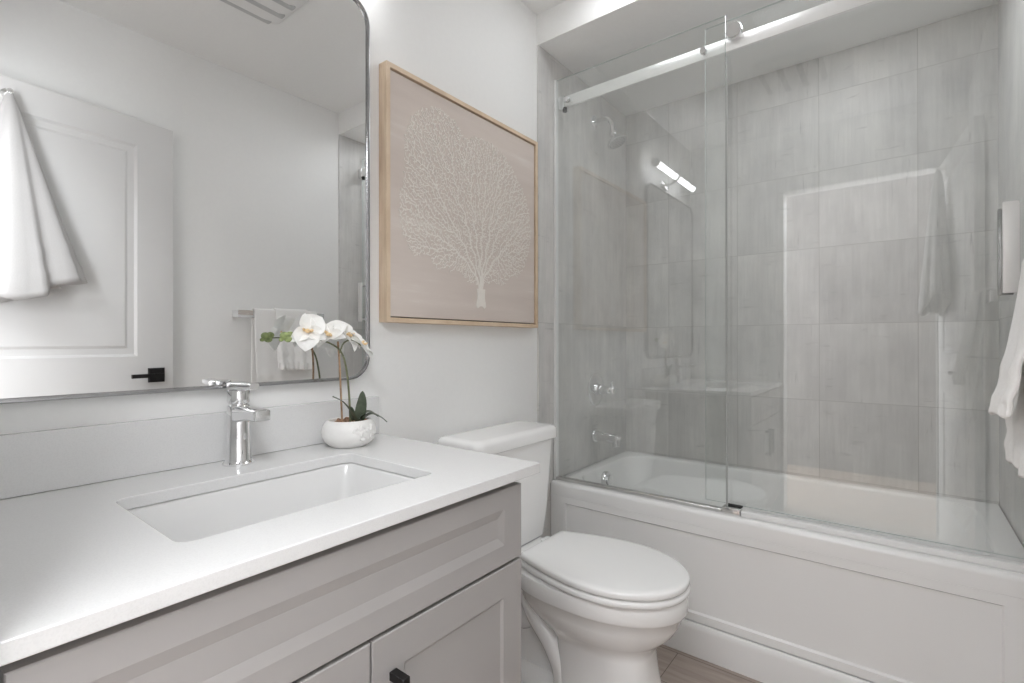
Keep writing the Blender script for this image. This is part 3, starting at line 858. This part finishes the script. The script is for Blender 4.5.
# ------------------------------------------------------------------ orchid in its bowl
PX, PY = 0.088, 0.765
orc = thing('potted_orchid', 'white orchid in a round white bowl on worktop beside the wall mirror', 'plant', (PX, PY, ZC))
pot = obj('pot', L([(0.0000, 0.0000), (0.0428, 0.0000), (0.0465, 0.0020), (0.0595, 0.0120), (0.0670, 0.0260), (0.0688, 0.0380), (0.0660, 0.0520), (0.0586, 0.0640), (0.0539, 0.0680), (0.0512, 0.0685), (0.0493, 0.0660), (0.0512, 0.0560), (0.0000, 0.0555)], (PX, PY, ZC), n=48), 'pot', orc)
bm = bmesh.new()
rr = random.Random(3)
for i in range(15):                                                   # petals in relief on the bowl's flank
    an = math.radians(rr.uniform(-22, 42)); hz = rr.uniform(0.022, 0.052)
    rad = 0.0676 - abs(hz - 0.038) * 0.16
    c = Vector((PX + rad * math.cos(an), PY + rad * math.sin(an), ZC + hz))
    nrm = Vector((math.cos(an), math.sin(an), 0)); tg = Vector((-math.sin(an), math.cos(an), 0))
    th = rr.uniform(0, PI); a1 = tg * math.cos(th) + Vector((0, 0, 1)) * math.sin(th); a2 = nrm.cross(a1)
    loft(bm, [[c + a1 * (0.0095 * s * math.cos(t)) + a2 * (0.0055 * s * math.sin(t)) + nrm * h for t in [2 * PI * k / 12 for k in range(12)]] for s, h in ((1.0, -0.003), (1.0, 0.0005), (0.8, 0.0022), (0.35, 0.0030))])
obj('flower_relief', bm, 'pot', pot)
bm = bmesh.new()
for i in range(90):
    a = rr.uniform(0, 2 * PI); q = 0.046 * math.sqrt(rr.random())
    c = Vector((PX + q * math.cos(a), PY + q * math.sin(a), ZC + 0.0555 + rr.uniform(0.0, 0.007)))
    m4 = Matrix.Translation(c) @ Quaternion((rr.random(), rr.random(), rr.random(), rr.random() + .1)).normalized().to_matrix().to_4x4() @ Matrix.Diagonal((rr.uniform(.004, .010), rr.uniform(.003, .007), rr.uniform(.002, .004), 1))
    bmesh.ops.create_icosphere(bm, subdivisions=1, radius=1.0, matrix=m4)
o = obj('bark_chips', bm, 'soil', orc, smooth=False); o['kind'] = 'stuff'
# stems: pixel-free, given as points in the room
zs = ZC + 0.058
stemA = bez([(PX + 0.000, PY - 0.020, zs), (PX - 0.003, PY - 0.022, 1.00), (PX - 0.006, PY - 0.024, 1.08), (PX - 0.006, PY - 0.029, 1.135)], 24)
stemB = bez([(PX + 0.000, PY + 0.004, zs), (PX - 0.002, PY + 0.002, 0.99), (PX - 0.002, PY - 0.006, 1.06), (PX - 0.003, PY - 0.020, 1.105), (PX - 0.004, PY - 0.046, 1.127), (PX - 0.008, PY - 0.080, 1.139), (PX - 0.013, PY - 0.112, 1.144), (PX - 0.018, PY - 0.140, 1.144), (PX - 0.021, PY - 0.160, 1.141)], 48)
obj('stake', T(stemA, 0.0026, 8), 'stake', orc)
obj('flower_stem', T(stemB, [0.0030 - 0.0018 * i / len(stemB) for i in range(len(stemB))], 8), 'stem', orc)
obj('flower_stem', T(bez([stemA[-6], Vector((PX + 0.006, PY - 0.018, 1.132)), Vector((PX + 0.014, PY + 0.004, 1.138)), Vector((PX + 0.018, PY + 0.024, 1.124))], 18), 0.0020, 8), 'stem', orc)


def strap_leaf(base, pts, w, nm='leaf'):
    P = bez([base] + pts, 18); bm = bmesh.new(); rings = []
    for i, p in enumerate(P):
        t = i / (len(P) - 1); ww = w * (math.sin(PI * min(1, 0.16 + 0.84 * t)) ** 0.6) * (1 if t < .97 else .5) + 0.0008
        d = (P[min(i + 1, len(P) - 1)] - P[max(i - 1, 0)]).normalized()
        side = d.cross(Vector((0.25, 0.1, 1))).normalized()
        if abs(d.z) > 0.85: side = (Rv - d * Rv.dot(d)).normalized()
        up = side.cross(d).normalized()
        rings.append([p - side * ww + up * ww * 0.25, p + up * 0.0 - side * ww * .45 + up * .0005, p - up * 0.0006, p + side * ww * .45 + up * .0005, p + side * ww + up * ww * 0.25, p + side * ww * .45 + up * .0022, p + up * .0018, p - side * ww * .45 + up * .0022])
    loft(bm, rings); obj(nm, bm, 'leaf', orc)


lb = Vector((PX + 0.012, PY + 0.016, ZC + 0.056))
strap_leaf(lb, [lb + Vector((0.005, -0.020, 0.030)), lb + Vector((0.008, -0.048, 0.062)), lb + Vector((0.010, -0.078, 0.078))], 0.0085)
strap_leaf(lb + Vector((0, 0.006, 0)), [lb + Vector((0.004, 0.008, 0.025)), lb + Vector((0.006, 0.012, 0.055)), lb + Vector((0.005, 0.014, 0.085))], 0.0140)
strap_leaf(lb + Vector((0, 0.008, 0)), [lb + Vector((0.014, 0.030, 0.022)), lb + Vector((0.022, 0.058, 0.012)), lb + Vector((0.024, 0.078, -0.004))], 0.0085)
strap_leaf(lb, [lb + Vector((0.012, 0.008, 0.022)), lb + Vector((0.022, 0.024, 0.030)), lb + Vector((0.034, 0.042, 0.016))], 0.0090)
strap_leaf(lb, [lb + Vector((-0.004, -0.010, 0.026)), lb + Vector((-0.002, -0.016, 0.046))], 0.0080)


def petal_mesh(c, along, nrm, length, width, cup, tip=0.7):
    along = Vector(along).normalized(); nrm = Vector(nrm).normalized(); nrm = (nrm - along * nrm.dot(along)).normalized()
    side = along.cross(nrm); bm = bmesh.new(); NU, NV = 9, 8
    front, back = [], []
    for i in range(NU + 1):
        t = i / NU
        w = width * (math.sin(PI * (t ** tip)) ** 0.65 if 0 < t < 1 else 0.0) + 0.0007
        row_f, row_b = [], []
        for j in range(NV + 1):
            s = j / NV * 2 - 1
            z = cup * (0.7 * s * s * w / max(width, 1e-6) - 1.1 * t * t + 0.5 * t) * length + 0.0010 * math.sin(9 * t + 5 * s)
            p = Vector(c) + along * (length * t) + side * (w * s) + nrm * z
            row_f.append(p); row_b.append(p - nrm * 0.0007)
        front.append(row_f + row_b[::-1])
    loft(bm, front)
    return bm


def orchid_flower(c, face, up, size, spin=0.0):
    c = Vector(c); n = Vector(face).normalized(); up = Vector(up); up = (up - n * up.dot(n)).normalized(); rt = up.cross(n)
    bm = bmesh.new()
    loft(bm, [[c + n * h * size + (rt * math.cos(k * PI / 5) * r_ + up * (math.sin(k * PI / 5) * r_ + dz)) * size for k in range(10)] for h, r_, dz in ((-0.02, .05, 0), (0.10, .10, 0.0), (0.20, .12, -0.05), (0.28, .08, -0.10), (0.30, .02, -0.12))])
    for s in (-1, 1):
        loft(bm, [[c + n * h * size + (rt * (s * (.10 + h * .35) + math.cos(k * PI / 4) * r_) + up * (math.sin(k * PI / 4) * r_ * 1.3 - .12 * h)) * size for k in range(8)] for h, r_ in ((0.05, .03), (0.20, .07), (0.34, .05), (0.40, .015))])
    fl = obj('flower', bm, 'lip', orc)
    fl['label'] = 'white orchid bloom with yellow lip'
    for a, ln, w in ((90, 0.95, .36), (210, 0.95, .34), (330, 0.95, .34), (18, 1.05, .62), (162, 1.05, .62)):
        an = math.radians(a + spin)
        d = rt * math.cos(an) + up * math.sin(an)
        obj('petal', petal_mesh(c + n * (0.02 if w > .5 else 0.0) * size, d + n * 0.16, n, ln * size, w * size, 0.30), 'petal', fl)


toward = Vector((0.80, -0.55, 0.10))
orchid_flower((PX - 0.006, PY - 0.113, 1.160), (0.88, -0.36, 0.30), (0.0, 0.15, 1), 0.049, -108)
orchid_flower((PX - 0.002, PY - 0.052, 1.150), (0.40, -0.75, 0.50), (0.45, 0.2, 1), 0.045, 52)
orchid_flower((PX + 0.000, PY - 0.008, 1.148), (0.70, 0.40, 0.55), (-0.5, -0.2, 1), 0.049, -62)
orchid_flower((PX + 0.006, PY + 0.030, 1.124), (0.55, 0.55, 0.62), (-0.2, 0.2, 1), 0.046, -40)


def bud(c, r, stretch=1.25):
    bm = bmesh.new()
    bmesh.ops.create_uvsphere(bm, u_segments=14, v_segments=10, radius=r, matrix=Matrix.Translation(Vector(c)) @ Matrix.Diagonal((1, stretch, 1, 1)))
    obj('bud', bm, 'bud', orc)


for c, r in (((PX - 0.022, PY - 0.162, 1.149), 0.0090), ((PX - 0.019, PY - 0.154, 1.141), 0.0085), ((PX - 0.020, PY - 0.149, 1.151), 0.0080),
             ((PX - 0.022, PY - 0.170, 1.139), 0.0048)):
    bud(c, r)

# ------------------------------------------------------------------ towel bar and towels
BZ, BX = 1.280, 1.462
tb = thing('towel_bar', 'square chrome towel bar on the right wall, seen in the mirror', 'towel bar', (RW, 1.36, BZ))
for y in (1.142, 1.592):
    obj('post', rbox(BX - 0.004, RW - 0.0005, y - 0.014, y + 0.014, BZ - 0.019, BZ + 0.019, 0.002, 2), 'chrome', tb)
obj('bar', rbox(BX - 0.008, BX - 0.001, 1.128, 1.606, BZ - 0.019, BZ + 0.019, 0.0015, 2), 'chrome', tb)


def draped(name, label, y0, y1, x_in, zf, zb, flare_x, flare_y, fold, nfold, thick, seed, frill=0.0, tilt=0.0, mat='towel', top_in=0.012):
    """a towel folded over the bar: front leg falls to zf, back leg to zb"""
    rg = random.Random(seed)
    ph = [rg.uniform(0, 6.28) for _ in range(6)]
    bm = bmesh.new(); NS, NT = 44, 46
    prof = []
    rr_ = top_in
    Lf, Lb = BZ + 0.019 - zf, BZ + 0.019 - zb
    for i in range(26): prof.append((-rr_, zf + Lf * i / 25, 1 - i / 25, -1))
    for i in range(1, 8):
        a = PI - PI * i / 8; prof.append((rr_ * math.cos(a), BZ + 0.019 + rr_ * .6 * math.sin(a), 0.0, 0))
    for i in range(16): prof.append((rr_, BZ + 0.019 - Lb * i / 15, i / 15, 1))
    grid = []
    for dx, z, dn, sd in prof:
        row = []
        for j in range(NT + 1):
            s = j / NT
            yc = (y0 + y1) / 2; yy = yc + (s - .5) * (y1 - y0) * (1 + flare_y * dn ** 1.3)
            w = dn ** 0.8
            f = math.sin(s * nfold * 2 * PI + ph[0]) * .6 + math.sin(s * nfold * 3.3 * PI + ph[1] + dn) * .4
            x = BX + dx
            if sd <= 0: x += -flare_x * dn ** 1.25 + fold * f * w - x_in
            else: x += x_in * 0.3 + min(0, -0.25 * fold * f * w)
            zz = z
            if dn > 0 and sd < 0:
                zz += (math.sin(s * 5 + ph[2]) * .004 + tilt * (s - .5)) * dn
                k = 1 - min(1, (z - zf) / 0.05)
                if frill and k > 0:
                    x += frill * k * math.sin(s * 46 + ph[3]) ; zz += frill * .6 * k * math.sin(s * 61 + ph[4])
                for band in (0.035, 0.085, 0.105):
                    x -= (0.0045 + 0.5 * frill * math.sin(s * 38 + band * 90 + ph[5])) * math.exp(-((z - zf - band) / 0.008) ** 2)
            row.append(Vector((x, yy, zz)))
        grid.append(row)
    vs = [[bm.verts.new(p) for p in r] for r in grid]
    for a, b_ in zip(vs, vs[1:]):
        for j in range(NT): bm.faces.new((a[j], a[j + 1], b_[j + 1], b_[j]))
    o = obj(name, bm, mat, smooth=True, angle=180)
    sm = o.modifiers.new('thickness', 'SOLIDIFY'); sm.thickness = thick; sm.offset = 0
    ss = o.modifiers.new('smooth', 'SUBSURF'); ss.levels = 1; ss.render_levels = 1
    return o


t1 = draped('bath_towel', None, 1.205, 1.555, 0.002, 0.872, 0.90, 0.030, 0.02, 0.006, 3, 0.007, 5, frill=0.006, top_in=0.014)
tag(t1, 'long white bath towel over the chrome bar, under the small one', 'towel')
t2 = draped('hand_towel', None, 1.310, 1.490, 0.006, 0.985, 1.03, 0.046, 0.10, 0.009, 2, 0.009, 9, frill=0.006, top_in=0.022)
tag(t2, 'small white hand towel with frilled hem laid over the long towel', 'towel')

# ------------------------------------------------------------------ door, standing open against the right wall
HX, HY = 1.392, 0.072
EX, EY = 1.478, 0.850
dvec = Vector((EX - HX, EY - HY, 0)); DL = dvec.length; dvec.normalize(); dn_ = Vector((-dvec.y, dvec.x, 0))   # dn_ faces the room
dmap = lambda u, v, d: tuple(Vector((HX, HY, 0)) + dvec * u + Vector((0, 0, v)) + dn_ * (d - 0.034))
door = thing('door_1', None, None, (HX, HY, 0.008)); door['kind'] = 'structure'
bm = bmesh.new()
R4 = lambda a0, a1, b0, b1, d: [Vector(dmap(a, b, d)) for a, b in ((a0, b0), (a1, b0), (a1, b1), (a0, b1))]
DT = 2.118
# leaf = slab built of stiles, rails and two raised-and-fielded panels
def slab(a0, a1, b0, b1): loft(bm, [R4(a0, a1, b0, b1, 0.0), R4(a0, a1, b0, b1, 0.034)])
SWD = 0.112
slab(0, SWD, 0.008, DT); slab(DL - SWD - 0.03, DL, 0.008, DT)
PA, PB = SWD, DL - SWD - 0.03
slab(PA, PB, 0.008, 0.23); slab(PA, PB, 0.86, 1.072); slab(PA, PB, 2.005, DT)
for b0, b1 in ((0.23, 0.86), (1.072, 2.005)):
    loft(bm, [R4(PA, PB, b0, b1, 0.0), R4(PA, PB, b0, b1, 0.026)])
    loft(bm, [R4(PA, PB, b0, b1, 0.0335), R4(PA + 0.016, PB - 0.016, b0 + 0.016, b1 - 0.016, 0.022), R4(PA + 0.028, PB - 0.028, b0 + 0.028, b1 - 0.028, 0.023), R4(PA + 0.046, PB - 0.046, b0 + 0.046, b1 - 0.046, 0.031)], False, True)
obj('leaf', bm, 'doorpaint', door, smooth=False)
hu, hz = DL - 0.070, 0.986
bm = bmesh.new(); loft(bm, [R4(hu - 0.032, hu + 0.032, hz - 0.032, hz + 0.032, 0.0345), R4(hu - 0.032, hu + 0.032, hz - 0.032, hz + 0.032, 0.043), R4(hu - 0.029, hu + 0.029, hz - 0.029, hz + 0.029, 0.045)])
lv = obj('door_handle', bm, 'black', door, smooth=False)
bm = bmesh.new()
tube(bm, [dmap(hu, hz, 0.045), dmap(hu, hz, 0.088)], 0.009, 14)
loft(bm, [R4(hu - 0.112, hu + 0.010, hz - 0.0085, hz + 0.0085, 0.080), R4(hu - 0.112, hu + 0.010, hz - 0.0085, hz + 0.0085, 0.093)])
obj('lever', bm, 'black', lv, smooth=False)
bm = bmesh.new(); loft(bm, [R4(DL, DL + 0.006, hz - 0.012, hz + 0.012, 0.010), R4(DL, DL + 0.003, hz - 0.012, hz + 0.012, 0.022)])
obj('latch', bm, 'nickel', door, smooth=False)
bm = bmesh.new()
kb = Vector(dmap(0.225, 2.055, 0.035))
lathe(bm, [(0.018, 0.0), (0.018, 0.004), (0.008, 0.007), (0.007, 0.030), (0.010, 0.036), (0.010, 0.042), (0.0, 0.043)], kb, dn_, 20)
obj('coat_hook', bm, 'nickel', door)

# towel hanging from the hook on the door
def hung_towel():
    bm = bmesh.new(); NA, NZ = 72, 30
    top = kb + dn_ * 0.034 + Vector((0, 0, -0.012))
    rings = []
    zt_, zb_ = 2.035, 1.285
    for k in range(NZ + 1):
        t = k / NZ; z = zt_ - (zt_ - zb_) * t
        ring = []
        for i in range(NA):
            a = 2 * PI * i / NA
            fold = 1 + 0.16 * t ** .5 * math.sin(5 * a + 0.6) + 0.08 * t * math.sin(11 * a + 2) + 0.02 * math.sin(23 * a) * t
            ru = (0.014 + 0.175 * t ** 0.9) * fold; rn = (0.014 + 0.040 * t ** 0.6) * fold
            tip = 0.085 * t * t * max(0, math.cos(a)) + 0.012 * t * math.sin(4 * a)
            p = top + dvec * (ru * math.cos(a) + 0.0 * t) + dn_ * (rn * math.sin(a) + 0.022 * t)
            p.z = z + tip + 0.05 * t * (1 if i % 72 > 36 else 0) * 0
            for band in (0.78, 0.90):
                p += (dn_ * math.sin(a) + dvec * math.cos(a)) * 0.003 * math.exp(-((t - band) / 0.02) ** 2)
            ring.append(p)
        rings.append(ring)
    loft(bm, [[top + Vector((0.004 * math.cos(2 * PI * i / NA), 0.004 * math.sin(2 * PI * i / NA), 0.018)) for i in range(NA)]] + rings, True, False)
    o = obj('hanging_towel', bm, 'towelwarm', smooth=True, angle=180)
    sm = o.modifiers.new('thickness', 'SOLIDIFY'); sm.thickness = 0.006; sm.offset = -1
    return o


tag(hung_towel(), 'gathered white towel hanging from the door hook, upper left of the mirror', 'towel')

# ------------------------------------------------------------------ ceiling fan grille (seen in the mirror)
FX0, FX1, FY0, FY1 = 0.620, 0.962, 0.736, 1.078
fan = thing('ceiling_fan', 'white louvred exhaust fan cover on the ceiling, seen in the mirror top', 'ceiling fan', ((FX0 + FX1) / 2, (FY0 + FY1) / 2, CEIL))
bm = bmesh.new()
rf = lambda i, d, r_: rrect(FX0 + i, FX1 - i, FY0 + i, FY1 - i, r_, CEIL - d, 6)
loft(bm, [rf(0, 0.0005, 0.05), rf(0, 0.016, 0.05), rf(0.004, 0.026, 0.048), rf(0.03, 0.042, 0.04), rf(0.06, 0.050, 0.03)])
obj('cover', bm, 'fanplastic', fan, angle=50)
for xx in (FX1 - 0.046, FX1 - 0.128, FX0 + 0.130, FX0 + 0.048):
    edge = xx > FX1 - 0.06 or xx < FX0 + 0.06
    m_ = 0.045 if edge else 0.030
    dz_ = 0.0500 if edge else 0.0530
    sl_ = obj('slot_band', rbox(xx - 0.017, xx + 0.017, FY0 + m_, FY1 - m_, CEIL - dz_, CEIL - 0.022, 0.010, 3), 'slotshade', fan)
    sl_['label'] = 'grey band coloured as the shade of an air slot in the fan cover'
